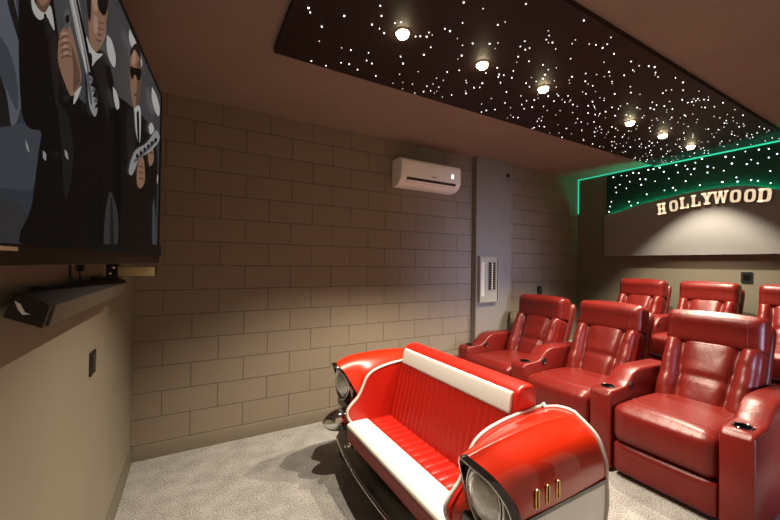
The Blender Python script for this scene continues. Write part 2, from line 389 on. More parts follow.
# left-most figure: pale blue-grey jacket close to the viewer
P_('bluegrey', [(-30,-30),(12,-14),(20,20),(22,60),(24,96),(14,128),(-30,128)])
P_('cloth', [(12,-14),(20,20),(22,44),(17,30),(9,0)]); P_('blue_low', [(-30,20),(0,34),(14,60),(20,92),(18,110),(4,80),(-14,50),(-30,44)])
P_('cloth', [(-30,60),(-4,68),(7,90),(12,122),(14,136),(-5,150),(-30,150)])
P_('blue_low', [(-30,132),(12,126),(34,122),(46,136),(40,180),(24,190),(-30,176)]); P_('grey_low', [(-30,205),(10,200),(30,220),(28,252),(-30,252)])
# second figure: black suit, white collar
P_('black', [(20,-40),(48,-30),(58,26),(66,70),(78,96),(96,110),(112,118),(112,180),(106,250),(28,250),(33,205),(40,150),(42,132),(30,128),(23,112),(20,60)])
P_('cloth', [(48,20),(56,34),(60,70),(58,110),(52,70)]); P_('cloth', [(58,100),(70,120),(74,160),(66,200),(62,150)])
P_('skin', [(36,-30),(52,-30),(50,6),(45,14),(38,8)]); P_('skin_dark', [(36,-4),(43,6),(50,0),(49,8),(44,14),(38,8)])
P_('white', [(31,-10),(33,10),(40,20),(47,17),(51,24),(55,30),(51,6),(45,13),(37,6)]); P_('cloth', [(44,14),(47,16),(48,40),(45,30)])
# third figure: face half behind the hand
P_('black', [(84,58),(100,50),(108,58),(113,78),(117,95),(130,106),(136,130),(132,190),(130,250),(104,250),(100,160),(88,120)])
P_('cloth', [(92,62),(102,58),(108,84),(109,120),(102,100)])
P_('skin', [(87,-30),(108,-30),(108,8),(104,30),(100,46),(94,50),(89,36)]); P_('hair', [(86,-30),(90,-30),(91,4),(90,22),(87,10)])
P_('skin_light', [(93,-20),(97,-16),(98,6),(95,12),(92,0)])
P_('shade', [(98,-14),(108,-14),(108,4),(105,15),(100,12),(97,2)])
P_('skin', [(91,10),(97,18),(104,20),(106,32),(101,46),(95,52),(90,44),(92,30)])
for k in range(4): P_('skin_dark', [(94+k*.6,19+k*6.6),(100+k*.4,22+k*6.2),(105-k*1.2,24+k*5.6),(100,23.4+k*6.2),(94+k*.6,20.6+k*6.6)])
P_('skin_light', [(93,14),(97,19),(96,34),(93,30)])
P_('white', [(86,36),(90,46),(96,53),(102,54),(95,61),(90,67),(87,58),(84,46)]); P_('cloth', [(88,52),(91,55),(91,66),(88,62)])
# second figure's hand and long pistol
P_('skin', [(57,42),(59,32),(63,27),(68,24),(73,40),(78,62),(80,80),(71,96),(64,84),(57,62)])
P_('skin_dark', [(70,44),(76,62),(79,80),(72,92),(72,70)])
for k in range(4): P_('skin_dark', [(57.5+k*.6,38+k*6.4),(64+k*.4,35+k*6.4),(69+k*.6,37.5+k*6.6),(64,36.8+k*6.5),(58+k*.6,39.8+k*6.4)])
for k in range(4): P_('skin_light', [(58.5+k*.7,33.5+k*6.5),(63+k*.6,31.5+k*6.5),(66,33+k*6.5),(62+k*.6,34.5+k*6.5)])
P_('silver_dark', [(61,12),(66,8),(69,18),(66,28),(62,28),(63,20)]); P_('shade', [(63,16),(66,14),(67,20),(64,23)])
P_('silver', [(61,-30),(70,-30),(86,50),(95,96),(95,112),(92,116),(87,104),(84,74),(74,34)])
P_('silver_dark', [(65,-20),(67,-20),(85,62),(90,100),(88,102),(83,72)]); P_('shade', [(68.5,-24),(70,-24),(87,52),(95,98),(93.6,100),(85,56)])
for k in range(7): P_('silver_dark' if k % 2 else 'shade', [(86+k*1.1,72+k*5.4),(89+k*1.0,71+k*5.4),(90+k*.9,74+k*5.4),(87+k*.9,75.5+k*5.4)])
P_('white', [(62,-26),(64,-26),(78,36),(84,70),(82,68),(75,34)]); P_('white', [(71,93),(78,85),(75,96),(70,104)])
# pale oval spots of the backdrop
for e in [[(104,34),(109,40),(113,56),(112,67),(107,60),(104,48)], [(127,28),(134,42),(140,60),(139,67),(133,54),(127,40)], [(110,86),(114,92),(117,105),(114,109),(111,98)], [(150,86),(155,96),(158,108),(157,116),(153,110),(150,98)], [(20,138),(23,146),(24,152),(21,147)], [(38,150),(41,153),(41,160),(38,157)], [(60,149),(63,152),(64,159),(61,156)], [(148,176),(154,184),(153,188),(149,182)], [(152,168),(156,176),(155,184),(152,178)]]:
    P_('white' if e[0][0] > 100 else 'silver', e)
# fourth figure with dark glasses and a pistol
P_('black', [(116,100),(126,104),(136,112),(146,124),(154,146),(155,180),(150,250),(120,250),(118,180)])
P_('cloth', [(124,108),(130,112),(132,150),(128,170),(123,140)])
P_('skin', [(128,52),(133,45),(137,56),(139,80),(136,104),(132,110),(128,92),(127,68)])
P_('skin_dark', [(134,62),(138,60),(139,80),(136,104),(133,108),(134,84)]); P_('skin_light', [(129,54),(132,50),(133,60),(130,64)])
P_('hair', [(127,50),(131,44),(134,43),(137,50),(138,60),(134,52),(131,49),(128,56)])
P_('shade', [(127,65),(131,67),(138,69),(138,77),(135,80),(132,74),(129,79),(127,73)]); P_('skin_dark', [(130,93),(134,93),(136,95),(132,96)])
P_('white', [(131,108),(136,105),(138,114),(137,142),(133,132)]); P_('shade', [(133.4,112),(135.8,112),(136.4,142),(134.4,136)])
P_('skin', [(137,154),(141,160),(142,180),(138,188),(134,184),(134,168)])
for k in range(3): P_('skin_dark', [(134.4,166+k*6),(138,165+k*6),(141.5,168+k*6),(138,167+k*6)])
P_('skin', [(146,142),(150,146),(151,160),(147,166),(145,156)]); P_('skin_dark', [(146,152),(149,151),(150.6,154),(148,154)])
P_('silver', [(126,164),(132,150),(144,142),(153,130),(157,136),(155,143),(146,152),(136,158),(132,168),(128,175),(125,172)])
P_('silver_dark', [(130,160),(142,149),(153,139),(154,141),(144,151),(132,162)])
for k in range(6): P_('shade', [(132+k*3.8,155-k*3.2),(134+k*3.8,153-k*3.2),(135+k*3.8,156-k*3.2),(133+k*3.8,158-k*3.2)])
P_('white', [(145,126),(148,122),(151,129),(147,134)])
P_('grey_low', [(104,192),(107,194),(113,215),(112,250),(99,250),(100,212)]); P_('cloth', [(105,200),(107,200),(109,250),(105,250)])
P_('blue_low', [(149,205),(151,200),(153,240),(149,243)])
P_('black', [(20,240),(80,244),(160,246),(160,262),(20,262)])
mb.build('screen', [SC[k] for k in names], tv, ang=180, flip_fix=False)
MB().tube([(-.06,-.9,.5),(-.10,-.9,.5)], .03, 10).build('wall_mount', M['black'], tv)
u0, v0 = on_screen(-12, 247.5); u1, v1 = on_screen(15, 248.5)
MB().box(.0042, .0046, u0, u1, min(v0, v1)-.004, min(v0, v1)+.004).build('sticker', M['label'], tv)

# box under the far corner of the screen
o = empty('media_box', (.0, 2.36, 1.45)); tag(o, 'small box with perforated warm-lit side under the screen corner', 'media box')
MB().box(.045, .213, 0, .12, .012, .066).build('housing', M['black'], o, bevel=.003)
mb = MB(); mb.box(.05, .212, -.004, 0, .014, .064); mb.build('perforated_side', M['perf'], o)
mb = MB()
for i in range(22):
    for j in range(6):
        mb.lathe([(.0022,0),(.0022,.0012)], 6, Matrix.Translation((.056+i*.0071+(j % 2)*.0035, -.004, .0185+j*.0082)) @ Matrix.Rotation(PI/2, 4, 'X'))
tag(mb.build('perforation', M['blackmatte'], o), kind='stuff')
MB().box(-.002, .05, -.02, .09, .0, .082).build('wall_bracket', M['black'], o, bevel=.006)
mb = MB(); mb.lathe([(.009,0),(.009,.01),(.004,.014)], 12, Matrix.Translation((.03,-.02,.062)) @ Matrix.Rotation(PI/2, 4, 'X')); mb.lathe([(.007,0),(.007,.008),(.003,.011)], 12, Matrix.Translation((.018,-.02,.03)) @ Matrix.Rotation(PI/2, 4, 'X'))
mb.build('bracket_screw', M['chrome'], o)

# soundbar on the wall
o = empty('soundbar', (0, 1.78, 1.42)); tag(o, 'long black angled soundbar mounted on the wall below the screen', 'soundbar')
sec = [(.034,.050),(.014,-.008),(.084,-.040),(.098,.014),(.090,.026)]
y0, y1 = -.625, .50
MB().prism(sec, 'y', y0+.012, y1-.012).build('body', M['blackmatte'], o, bevel=.003)
MB().prism(sec, 'y', y0, y0+.012).build('end_cap', M['blackgloss'], o, bevel=.002)
MB().prism(sec, 'y', y1-.012, y1).build('end_cap', M['blackgloss'], o, bevel=.002)
MB().prism([(.0865,-.037),(.0905,-.038),(.102,.013),(.099,.0145)], 'y', y0+.02, y1-.02).build('grille', mat('speaker_grille', (.115,.095,.07), .5, bump=[('voronoi', 500, .4, .002)]), o)
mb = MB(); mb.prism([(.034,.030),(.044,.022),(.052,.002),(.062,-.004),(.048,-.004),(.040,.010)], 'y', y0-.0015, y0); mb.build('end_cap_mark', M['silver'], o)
mb = MB(); 
for q in (y0+.2, y1-.26): MB().box(-.002, .03, q, q+.06, -.03, .05).build('wall_bracket', M['black'], o)
for nm, pts, lab in (('cable', [(.03,1.62,1.575),(.02,1.64,1.53),(.012,1.68,1.49),(.012,1.74,1.468),(.02,1.77,1.463)], 'black cable looping from the screen down to the soundbar'),
                ('cable', [(.03,1.80,1.575),(.016,1.795,1.53),(.012,1.80,1.49),(.02,1.80,1.46)], 'short straight black cable with a plug between screen and soundbar')):
    m = MB().tube([tuple(p) for p in spline(pts, 18)], .0042, 8)
    if nm and 'plug' in lab: m.box(.006, .026, 1.783, 1.807, 1.505, 1.535)
    tag(m.build(nm, M['black']), lab, 'cable')
o = empty('wall_plate', (0, 2.075, 1.076)); tag(o, 'small black wall plate on the left wall below the soundbar', 'wall plate')
MB().box(0, .008, -.047, .047, -.054, .054).build('plate', M['black'], o, bevel=.002)
MB().box(  .008, .011, -.026, .026, -.035, .035).build('socket', M['blackgloss'], o, bevel=.001)

# ------------------------------------------------------------------ air conditioner
o = empty('air_conditioner', (2.675, W, 2.525)); tag(o, 'white split air conditioner high on the block wall', 'air conditioner')
hw = .40
prof = [(0,.150),(-.150,.152),(-.188,.140),(-.204,.115),(-.208,.02),(-.204,-.055),(-.175,-.105),(-.10,-.140),(0,-.142)]   # (y, z)
MB().prism([tuple(p) for p in prof], 'x', -hw, hw).build('body', M['acwhite'], o, bevel=.008)
MB().prism([(-.2075,.112),(-.2125,.112),(-.2165,.02),(-.2125,-.052),(-.2080,-.052)], 'x', -hw+.012, hw-.012).build('front_panel', M['acwhite'], o, bevel=.003)
def slot(a, b, off=0):   # a strip on the slanted lower front between two fractions
    p0 = Vector((-.204,-.055)); p1 = Vector((-.175,-.105)); nrm = Vector((-.86,-.5)).normalized()
    q = [p0+(p1-p0)*a, p0+(p1-p0)*b]
    return [tuple(q[0]+nrm*off), tuple(q[1]+nrm*off), tuple(q[1]+nrm*(off+.002)), tuple(q[0]+nrm*(off+.002))]
MB().prism(slot(.02,.92), 'x', -hw+.07, hw-.07).build('air_outlet', M['blackmatte'], o)
for a in (.52,): MB().prism(slot(a, a+.36, .002), 'x', -hw+.075, hw-.075).build('louver', M['acwhite'], o)
MB().box(.255, .285, -.2185, -.2150, -.005, .040).build('display', mat('ac_display', (.9,.9,.9), .3, emis=(.85,.92,1), estr=.9), o)
MB().box(-.015, .035, -.2180, -.2140, -.03, -.02).build('badge', M['grey'], o)

# ------------------------------------------------------------------ breaker box and sensor on the pillar
YPF = 3.226
o = empty('breaker_box', (3.612, YPF, 1.372)); tag(o, 'open cream breaker box on the grey pillar', 'breaker box')
mb = MB(); a, b, t = .148, .272, .016
mb.box(-a, a, -.035, -.028, -b, b); mb.build('cover', M['beige'], o, bevel=.002)
mb = MB(); mb.box(-a-.01, -a, -.055, 0, -b-.01, b+.01); mb.box(a, a+.01, -.055, 0, -b-.01, b+.01); mb.box(-a, a, -.055, 0, b, b+.01); mb.box(-a, a, -.055, 0, -b-.01, -b)
mb.build('frame', M['beige'], o, bevel=.002)
MB().box(-.125, -.072, -.037, -.035, -.21, .21).build('directory_card', M['label'], o)
MB().box(-.005, .105, -.040, -.035, -.14, .215).build('breaker_bay', M['grey'], o)
for cx in (.018, .082):
    for k in range(12): MB().box(cx-.02, cx+.02, -.052, -.040, -.130+k*.0285, -.108+k*.0285).build('breaker', M['black'], o)
MB().box(.04, .06, -.046, -.040, -.13, .205).build('centre_rail', M['perf'], o)
o = empty('wall_sensor', (3.965, YPF, 2.72)); tag(o, 'tiny dark sensor high on the pillar right of the air conditioner', 'sensor')
MB().box(-.018, .018, -.03, 0, -.022, .022).build('housing', M['black'], o, bevel=.004)
MB().tube([(0,-.012,-.02),(.004,-.01,-.06),(-.012,-.008,-.085),(-.02,-.004,-.06)], .0025, 6).build('lead', M['black'], o)
o = empty('wall_socket', (4.73, W, 1.20)); tag(o, 'small black socket on the block wall above the far recliner', 'socket')
MB().box(-.05, .05, -.012, 0, -.055, .055).build('plate', M['black'], o, bevel=.003); MB().box(-.03, .03, -.016, -.012, -.03, .03).build('outlet', M['blackgloss'], o)
o = empty('wall_socket', (L, 1.396, 1.452)); tag(o, 'black socket on the end wall below the hill board', 'socket')
MB().box(-.010, 0, -.047, .047, -.060, .060).build('plate', M['black'], o, bevel=.003); MB().box(-.014, -.010, -.028, .028, -.03, .03).build('outlet', M['blackgloss'], o)

# ------------------------------------------------------------------ recliners
def rbox(sx, sy, sz, r, n=10, disp=None):
    """rounded box of half sizes, dense, with an optional displacement disp(unit, pos, normal)->Vector"""
    mb = MB(); idx = {}
    def vert(i, j, k):
        if (i,j,k) in idx: return idx[(i,j,k)]
        u = Vector((2*i/n-1, 2*j/n-1, 2*k/n-1)); p = Vector((u.x*sx, u.y*sy, u.z*sz))
        q = Vector((max(-sx+r, min(sx-r, p.x)), max(-sy+r, min(sy-r, p.y)), max(-sz+r, min(sz-r, p.z))))
        d = p-q
        nrm = d.normalized() if d.length > 1e-9 else Vector((0,0,1))
        if d.length > 1e-9: p = q + nrm*r if sum(abs(c) > 1e-9 for c in d) > 1 else p
        if disp: p = p + disp(u, p, nrm)
        idx[(i,j,k)] = len(mb.v); mb.v.append(tuple(p)); return idx[(i,j,k)]
    def quad(a, b, c, d): mb.f.append((vert(*a), vert(*b), vert(*c), vert(*d))); mb.m.append(0)
    for a in range(n):
        for b in range(n):
            for e in (0, n):
                quad((e,a,b),(e,a+1,b),(e,a+1,b+1),(e,a,b+1)); quad((a,e,b),(a+1,e,b),(a+1,e,b+1),(a,e,b+1)); quad((a,b,e),(a+1,b,e),(a+1,b+1,e),(a,b+1,e))
    return mb
def seams(mb, lines, direction, r=.0028, mi=1):
    """stitched seam lines laid on the surface of mb, seen along direction"""
    tree = BVHTree.FromPolygons([Vector(v) for v in mb.v], mb.f)
    d = Vector(direction).normalized()
    for ln in lines:
        out = []
        for p in spline(ln, 22):
            h = tree.ray_cast(Vector(p) - d*1.5, d)
            if h[0]: out.append(h[0] + d*(r*.35))
        if len(out) > 2: mb.tube(out, r, 6, mi)

def bump1(t, c, w): return math.exp(-((t-c)/w)**2)
LM = [M['leather'], M['seam']]
def make_recliner():
    """origin on the floor under the front centre of the seat; the sitter faces -x; one armrest on +y"""
    o = empty('recliner')
    HWs = .302
    # plinth and body below the seat
    MB().box(.07, .86, -HWs, HWs, .03, .28).build('base', M['shell'], o, bevel=.015)
    # footrest flap
    mb = rbox(.045, HWs-.003, .112, .03, 14, lambda u, p, n: Vector((-.010*(1-u.y**4)*(1-u.z**4) if u.x < 0 else 0, 0, 0)))
    mb.xf(lambda p: p + Vector((.050, 0, .143)))
    seams(mb, [[(0,-.175,.04),(0,-.175,.14),(0,-.175,.25)], [(0,.175,.04),(0,.175,.14),(0,.175,.25)]], (1,0,0))
    mb.build('footrest', LM, o, ang=180)
    # seat cushion with rolled front
    def sd(u, p, n):
        z = 0; x = 0
        if u.z > 0: z += .022*(1-u.y**2)*(1-max(0, -u.x)**6) - .016*max(0, u.x)
        if u.x < 0: x -= .014*(1-u.z**2)*(1-u.y**4)
        return Vector((x, 0, z))
    mb = rbox(.36, HWs-.002, .138, .062, 22, sd); mb.xf(lambda p: p + Vector((.345, 0, .393)))
    seams(mb, [[(.30,.285,.5),(.16,.225,.5),(.075,.05,.5),(.07,-.12,.5),(.11,-.215,.5),(.13,-.285,.5)]], (0,0,-1), .005)
    seams(mb, [[(0,-.185,.505),(0,-.195,.42),(0,-.20,.30)]], (1,0,0), .003); seams(mb, [[(0,.215,.50),(0,.215,.42),(0,.215,.30)]], (1,0,0), .003)
    mb.build('seat', LM, o, ang=180)
    # backrest: centre panel between two bolsters, tilted
    tilt = math.radians(26.5)
    def place(p, base, t=tilt):
        return Vector((base[0] + p.x*cos(t) + p.z*sin(t), p.y, base[1] - p.x*sin(t) + p.z*cos(t)))
    def bd(u, p, n):
        if u.x >= 0: return Vector((0,0,0))
        v = abs(u.y); h = u.z
        c = .53 + .07*h                               # the centre panel widens upwards
        k = 0.030*(1-(v/c)**4) if v < c else .058*math.sin(PI*min(1, (v-c)/(1-c)))**.6
        k -= .020*bump1(v, c, .07)
        k *= (1-max(0,-h)**5)*(1-max(0,h)**14)
        if v < c: k -= .012*bump1(h, -.02, .10)
        else: k -= .006*bump1(h, -.12, .12) + .004*bump1(h, .45, .08)
        k += .004*sin(9*h+5*u.y)*v
        return Vector((-k, 0, 0))
    mb = rbox(.075, .296, .300, .035, 44, bd)
    seams(mb, [[(0,-.255,-.03),(0,-.10,-.012),(0,.10,-.012),(0,.255,-.03)]], (1,0,0), .0022)
    cc = [(0, s*.296*(.53+.07*h), .285*h) for s in (1,) for h in (-.9,-.5,0,.5,.9)]
    seams(mb, [cc, [(a,-b,c) for a, b, c in cc]], (1,0,0), .003)
    mb.xf(lambda p: place(p, (.765, .668)))
    mb.build('backrest', LM, o, ang=180)
    # headrest pad
    def hd(u, p, n):
        x = 0; z = 0
        if u.x < 0: x -= .020*(1-u.z**4)*(1-u.y**6) + .012*bump1(u.z, .45, .4)
        if u.z > 0: z += .014*(1-u.y**2)*(1-u.x**2) 
        return Vector((x, 0, z - .006*(u.y**2) - (.016*(1-u.y**2) if u.z < 0 else 0)))
    mb = rbox(.085, .300, .132, .040, 26, hd)
    seams(mb, [[(0,-.222,-.15),(0,-.215,0),(0,-.222,.15)], [(0,.255,-.15),(0,.25,0),(0,.255,.15)]], (1,0,0), .0024)
    mb.xf(lambda p: place(p, (.918, 1.052), math.radians(10)))
    mb.build('headrest', LM, o, ang=180)
    # outer shell behind the pads
    mb = rbox(.045, .305, .40, .04, 12, lambda u, p, n: Vector((.02*(1-u.y**2) if u.x > 0 else 0, 0, 0)))
    mb.xf(lambda p: place(p, (.945, .735), math.radians(21)))
    mb.build('back_shell', M['shell'], o, ang=180)
    return o
def arm_profile():
    return [(0,.02),(0,.565),(.012,.592),(.04,.606),(.175,.610),(.235,.618),(.285,.650),(.335,.695),(.39,.718),(.47,.726),(.62,.722),(.90,.712),(.935,.690),(.94,.60),(.94,.02)]
def make_arm(parent, yc, button=True):
    a = MB().prism([tuple(p) for p in arm_profile()], 'y', yc-.080, yc+.080).build('armrest', LM, None, bevel=.022, seg=4)
    cut = MB().lathe([(.041,.54),(.041,.75)], 28, Matrix.Translation((.115, yc, 0))).build('cut', M['black'])
    md = a.modifiers.new('cup', 'BOOLEAN'); md.object = cut; md.operation = 'DIFFERENCE'; md.solver = 'EXACT'
    bpy.context.view_layer.update()
    me = bpy.data.meshes.new_from_object(a.evaluated_get(bpy.context.evaluated_depsgraph_get()))
    a.modifiers.clear(); a.data = me; a.parent = parent
    while len(me.materials) > 2: me.materials.pop()
    bpy.data.objects.remove(cut)
    me.set_sharp_from_angle(angle=math.radians(35))
    cup = MB().lathe([(.040,.545),(.040,.606),(.050,.608),(.050,.613),(.044,.6155),(.0385,.613),(.0385,.552),(.001,.552)], 28, Matrix.Translation((.115, yc, 0)), cap0=True, cap1=False).build('cup_holder', M['blackgloss'], a)
    if button:
        t = Matrix.Translation((.30, yc-.080, .605)) @ Matrix.Rotation(PI/2, 4, 'X')
        bt = MB().lathe([(.030,-.002),(.030,.004),(.025,.007),(.022,.003),(.0,.003)], 24, t, cap1=False).build('control_button', M['black'], a)
    return a

XR = 3.15
front_y = [1.165, 1.960, 2.742]
proto = make_recliner(); proto_arm = make_arm(proto, .395)
LB = ['red leather recliner nearest the viewer at the front row end', 'red leather recliner in the middle of the front row', 'red leather recliner of the front row beside the pillar']
row = []
for i, y in enumerate(front_y):
    o = proto if i == 0 else copy_tree(proto)
    o.location = (XR, y - (0, .007, .008)[i], 0); o.rotation_euler.z = math.radians((0, .5, 1.0)[i]); tag(o, LB[i], 'recliner', 'front row of red recliners'); row.append(o)
RLB = ['rear row red recliner at the right edge of the photo', 'rear row red recliner between two others, left of the black socket', 'rear row red recliner farthest left, by the block wall']
rear = []
SCL = .82
for i, y in enumerate((.965, 1.605, 2.245)):
    o = copy_tree(proto); o.scale = (SCL, SCL, SCL)
    o.location = (5.2-.81*SCL, y, RZ); tag(o, RLB[i], 'recliner', 'rear row of red recliners on the riser'); rear.append(o)

make_arm(row[0], -.384, False); make_arm(rear[0], -.384, False)

# ------------------------------------------------------------------ sofa built from a car's front end
SX, SY = 1.65, 1.725
sofa = empty('car_front_sofa', (SX, SY, 0), math.radians(.3)); tag(sofa, 'bright red and white sofa made from a vintage car front with headlights', 'sofa')
def sl(mb): return mb.xf(lambda p: p - Vector((SX, 0, 0)))     # x given in room metres, y across the sofa from its centre
IN = .535
pip = [(1.385,.43),(1.358,.47),(1.352,.517),(1.385,.560),(1.430,.600),(1.462,.655),(1.498,.728),(1.555,.772),(1.66,.800),(1.80,.815),(1.97,.822)]
pipc = [tuple(p) for p in spline(pip, 44)]
for sgn in (1, -1):
    S = lambda mb: sl(mb.xf(lambda p: Vector((p.x, p.y*sgn, p.z))))
    # upholstered inner panel with its rolled white edge
    S(MB().prism(pipc + [(1.97,.30),(1.385,.30)], 'y', IN, IN+.03)).build('side_panel', M['vinyl'], sofa, ang=50)
    pp = [(x, IN+.004, z+.003) for x, z in pipc]
    S(MB().tube(pp, .0095, 10)).build('piping', M['white'], sofa, ang=180)
    # fender skin lofted from the inner edge over the crown down the side
    N = 26
    inner = spline([Vector((x, IN+.02, z)) for x, z in [(1.440,.610),(1.470,.668),(1.500,.728),(1.555,.771),(1.66,.799),(1.80,.814),(1.97,.822)]], N)
    mid = spline([Vector(p) for p in [(1.358,.625,.772),(1.47,.640,.815),(1.62,.635,.842),(1.80,.635,.852),(1.97,.635,.852)]], N)
    crown = spline([Vector(p) for p in [(1.311,.692,.813),(1.44,.715,.850),(1.62,.712,.866),(1.80,.708,.868),(1.97,.705,.858)]], N)
    crown2 = spline([Vector(p) for p in [(1.324,.726,.801),(1.45,.742,.842),(1.62,.742,.856),(1.80,.740,.856),(1.97,.738,.845)]], N)
    shoulder = spline([Vector(p) for p in [(1.357,.800,.763),(1.48,.826,.792),(1.62,.828,.806),(1.80,.826,.806),(1.97,.820,.792)]], N)
    side = spline([Vector(p) for p in [(1.388,.848,.696),(1.50,.862,.715),(1.62,.865,.722),(1.80,.864,.722),(1.97,.860,.706)]], N)
    low = spline([Vector(p) for p in [(1.410,.866,.632),(1.50,.866,.632),(1.62,.868,.632),(1.80,.867,.630),(1.97,.864,.626)]], N)
    cols_ = [inner, mid, crown, crown2, shoulder, side, low]
    rows = []
    for k in range(N):
        rows.append(spline([c[k] for c in cols_], 37))
    mb = MB(); mb.grid(rows)
    # rear closing face
    back = [rows[-1][j] for j in range(37)] + [Vector((1.97,.85,.50)), Vector((1.97, IN+.02, .40))]
    mb.add(back, [tuple(range(len(back)))])
    S(mb).build('fender', M['paint'], sofa, ang=50)
    rim = [rows[-1][j] + Vector((.004,0,.004)) for j in range(37)] + [Vector((1.974,.868,.57)), Vector((1.974,.868,.515)), Vector((1.958,.866,.44)), Vector((1.925,.862,.37))]
    rim = [Vector((1.974, IN+.012, .845)), Vector((1.974, IN+.03, .826))] + rim[1:]
    S(MB().tube(rim, .0085, 10)).build('piping', M['white'], sofa, ang=180)
    # lower side: dark strip and pale panel with a rounded rear corner
    S(MB().box(1.43, 1.968, .858, .8705, .615, .634)).build('side_strip', M['blackgloss'], sofa, bevel=.002)
    lowp = [(1.44,.616),(1.968,.612),(1.968,.515),(1.955,.44),(1.92,.37),(1.85,.30),(1.75,.26),(1.44,.26)]
    S(MB().prism(lowp, 'y', .845, .866)).build('side_plate', M['silver'], sofa, bevel=.006)
    # front face of the fender under the hood of the lamp
    def xin(z):
        for (xa, za), (xb, zb) in zip(pipc[6:], pipc[7:]):
            if za <= z <= zb and zb > za: return xa + (xb-xa)*(z-za)/(zb-za)
        return pipc[6][0] if z < .5 else 1.5
    rows = []
    for i in range(13):
        z = .40 + (.755-.40)*i/12; r_ = []
        xi = xin(z)+.012
        for j in range(13):
            t = j/12; s_ = IN+.02 + (.838-IN-.02)*t
            xf = 1.425 + .02*t**3 + max(0, .56-z)*-.10
            w = min(1, t*3.2); w = w*w*(3-2*w)
            zz = z if z < .70 else min(z, .70 + (z-.70)*(1.0 if t < .75 else 1-(t-.75)*2.6))
            r_.append((xi*(1-w)+xf*w, s_, zz))
        rows.append(r_)
    S(MB().grid(rows)).build('front_face', M['paint'], sofa, ang=60)
    # lamp hood: dark visor with a bright lip following the front edge of the fender
    edge = [Vector(p) for p in [(1.430,.588,.570),(1.392,.598,.690),(1.352,.630,.765),(1.307,.692,.815),(1.320,.726,.803),(1.352,.800,.765),(1.384,.848,.700),(1.405,.866,.630)]]
    e = spline(edge, 40)
    mb = MB(); rows = []
    for p in e:
        inn = Vector((0, 0.715-p.y, .66-p.z)).normalized()
        rows.append([p + Vector((.030,0,0)) - inn*.003, p + Vector((-.004,0,0)) - inn*.004, p + Vector((-.012,0,0)) - inn*.001, p + Vector((-.010,0,0)) + inn*.006, p + Vector((.020,0,0)) + inn*.009, p + Vector((.05,0,0)) + inn*.008])
    mb.grid(rows); S(mb).build('lamp_hood', M['blackgloss'], sofa, ang=50)
    S(MB().tube([p + Vector((-.010,0,0)) + Vector((0,0.715-p.y,.66-p.z)).normalized()*.006 for p in e], .0036, 8)).build('hood_trim', M['chrome'], sofa, ang=180)
    # headlight: bezel, ring, lens
    lc = Vector((1.385, .736 if sgn < 0 else .712, .662)); nrm = Vector((-1, -.10, .03)).normalized()
    q = nrm.to_track_quat('Z', 'Y').to_matrix().to_4x4(); mt = Matrix.Translation(lc) @ q
    def bez(k, n=40):
        a = 2*PI*k/n; r = .108 + .030*max(0, sin(a))**6 + .012*max(0, -sin(a+.7))**4
        return r
    nb = 40; mb = MB()
    # orient: find the local angle of world up in the lamp plane
    ux = (q.inverted().to_3x3() @ Vector((0,0,1))); a0 = math.atan2(ux.y, ux.x)
    def rad(a): return .106 + .018*max(0, cos(a-a0))**5 + .014*max(0, cos(a-a0-PI))**4
    rowsb = []
    for rr, hh in ((1.06,-.03),(1.05,.0),(1.0,.008),(.95,.006),(0,.0)):
        rowsb.append([mt @ Vector(((rad(2*PI*k/nb)*rr if rr else .088)*cos(2*PI*k/nb), (rad(2*PI*k/nb)*rr if rr else .088)*sin(2*PI*k/nb), hh)) for k in range(nb)])
    S(MB().grid(rowsb, 0, True)).build('headlight_bezel', M['blackgloss'], sofa, ang=50)
    ringp = [mt @ Vector((rad(2*PI*k/nb)*1.01*cos(2*PI*k/nb), rad(2*PI*k/nb)*1.01*sin(2*PI*k/nb), .007)) for k in range(nb+1)]
    S(MB().tube(ringp, .0035, 8, caps=False)).build('bezel_trim', M['chrome'], sofa, ang=180)
    S(MB().lathe([(.086,-.01),(.096,.004),(.095,.012),(.090,.015),(.084,.010)], 40, mt, cap0=False, cap1=False)).build('headlight_ring', M['chrome'], sofa, ang=60)
    S(MB().lathe([(.087,.006),(.080,.016),(.064,.027),(.044,.035),(.022,.039),(.002,.040)], 36, mt)).build('headlight_lens', M['lens'], sofa, ang=180)
    mb = MB()
    for s_, z_ in ((.845,.585),(.845,.560)): mb.box(1.418, 1.432, s_-.020, s_+.008, z_-.008, z_+.008)
    S(mb).build('marker_vent', M['chrome'], sofa, bevel=.002)
    # bumper bullet and its bracket
    bt = Matrix.Translation((1.46, .690, .412)) @ Matrix.Rotation(-PI/2-.05, 4, 'Y')
    S(MB().lathe([(.058,-.06),(.072,-.02),(.078,.02),(.081,.06),(.081,.10),(.076,.14),(.063,.178),(.043,.208),(.020,.229),(.001,.236)], 32, bt)).build('bumper_bullet', M['chrome'], sofa, ang=60)
    S(MB().lathe([(.079,.050),(.084,.054),(.084,.062),(.080,.066)], 32, bt, cap0=False, cap1=False)).build('bullet_band', M['blackgloss'], sofa)
    S(MB().box(1.392, 1.50, .56, .84, .455, .530)).build('bumper_pad', M['blackgloss'], sofa, bevel=.02)
    for x in (1.52, 1.92): S(MB().lathe([(.022,0),(.026,.02),(.026,.05),(.018,.07)], 14, Matrix.Translation((x,.66,0)))).build('foot', M['black'], sofa)
# three gold marks on the near fender and the far one
for sgn in (1, -1):
    for x in (1.512, 1.572, 1.632):
        mb = MB(); y = .866
        loop = [(x+.0085*cos(a)*1.0, y+.004, .690 + (.026 if sin(a) > 0 else -.026) + .0085*sin(a)) for a in [2*PI*k/24 for k in range(25)]]
        mb.tube(loop, .0034, 8, caps=False)
        mb.box(x-.007, x+.007, y-.012, y+.0025, .664, .716, 1)
        sl(mb.xf(lambda p: Vector((p.x, p.y*sgn, p.z)))).build('fender_mark', [M['gold'], M['chrome_dark']], sofa, ang=60)

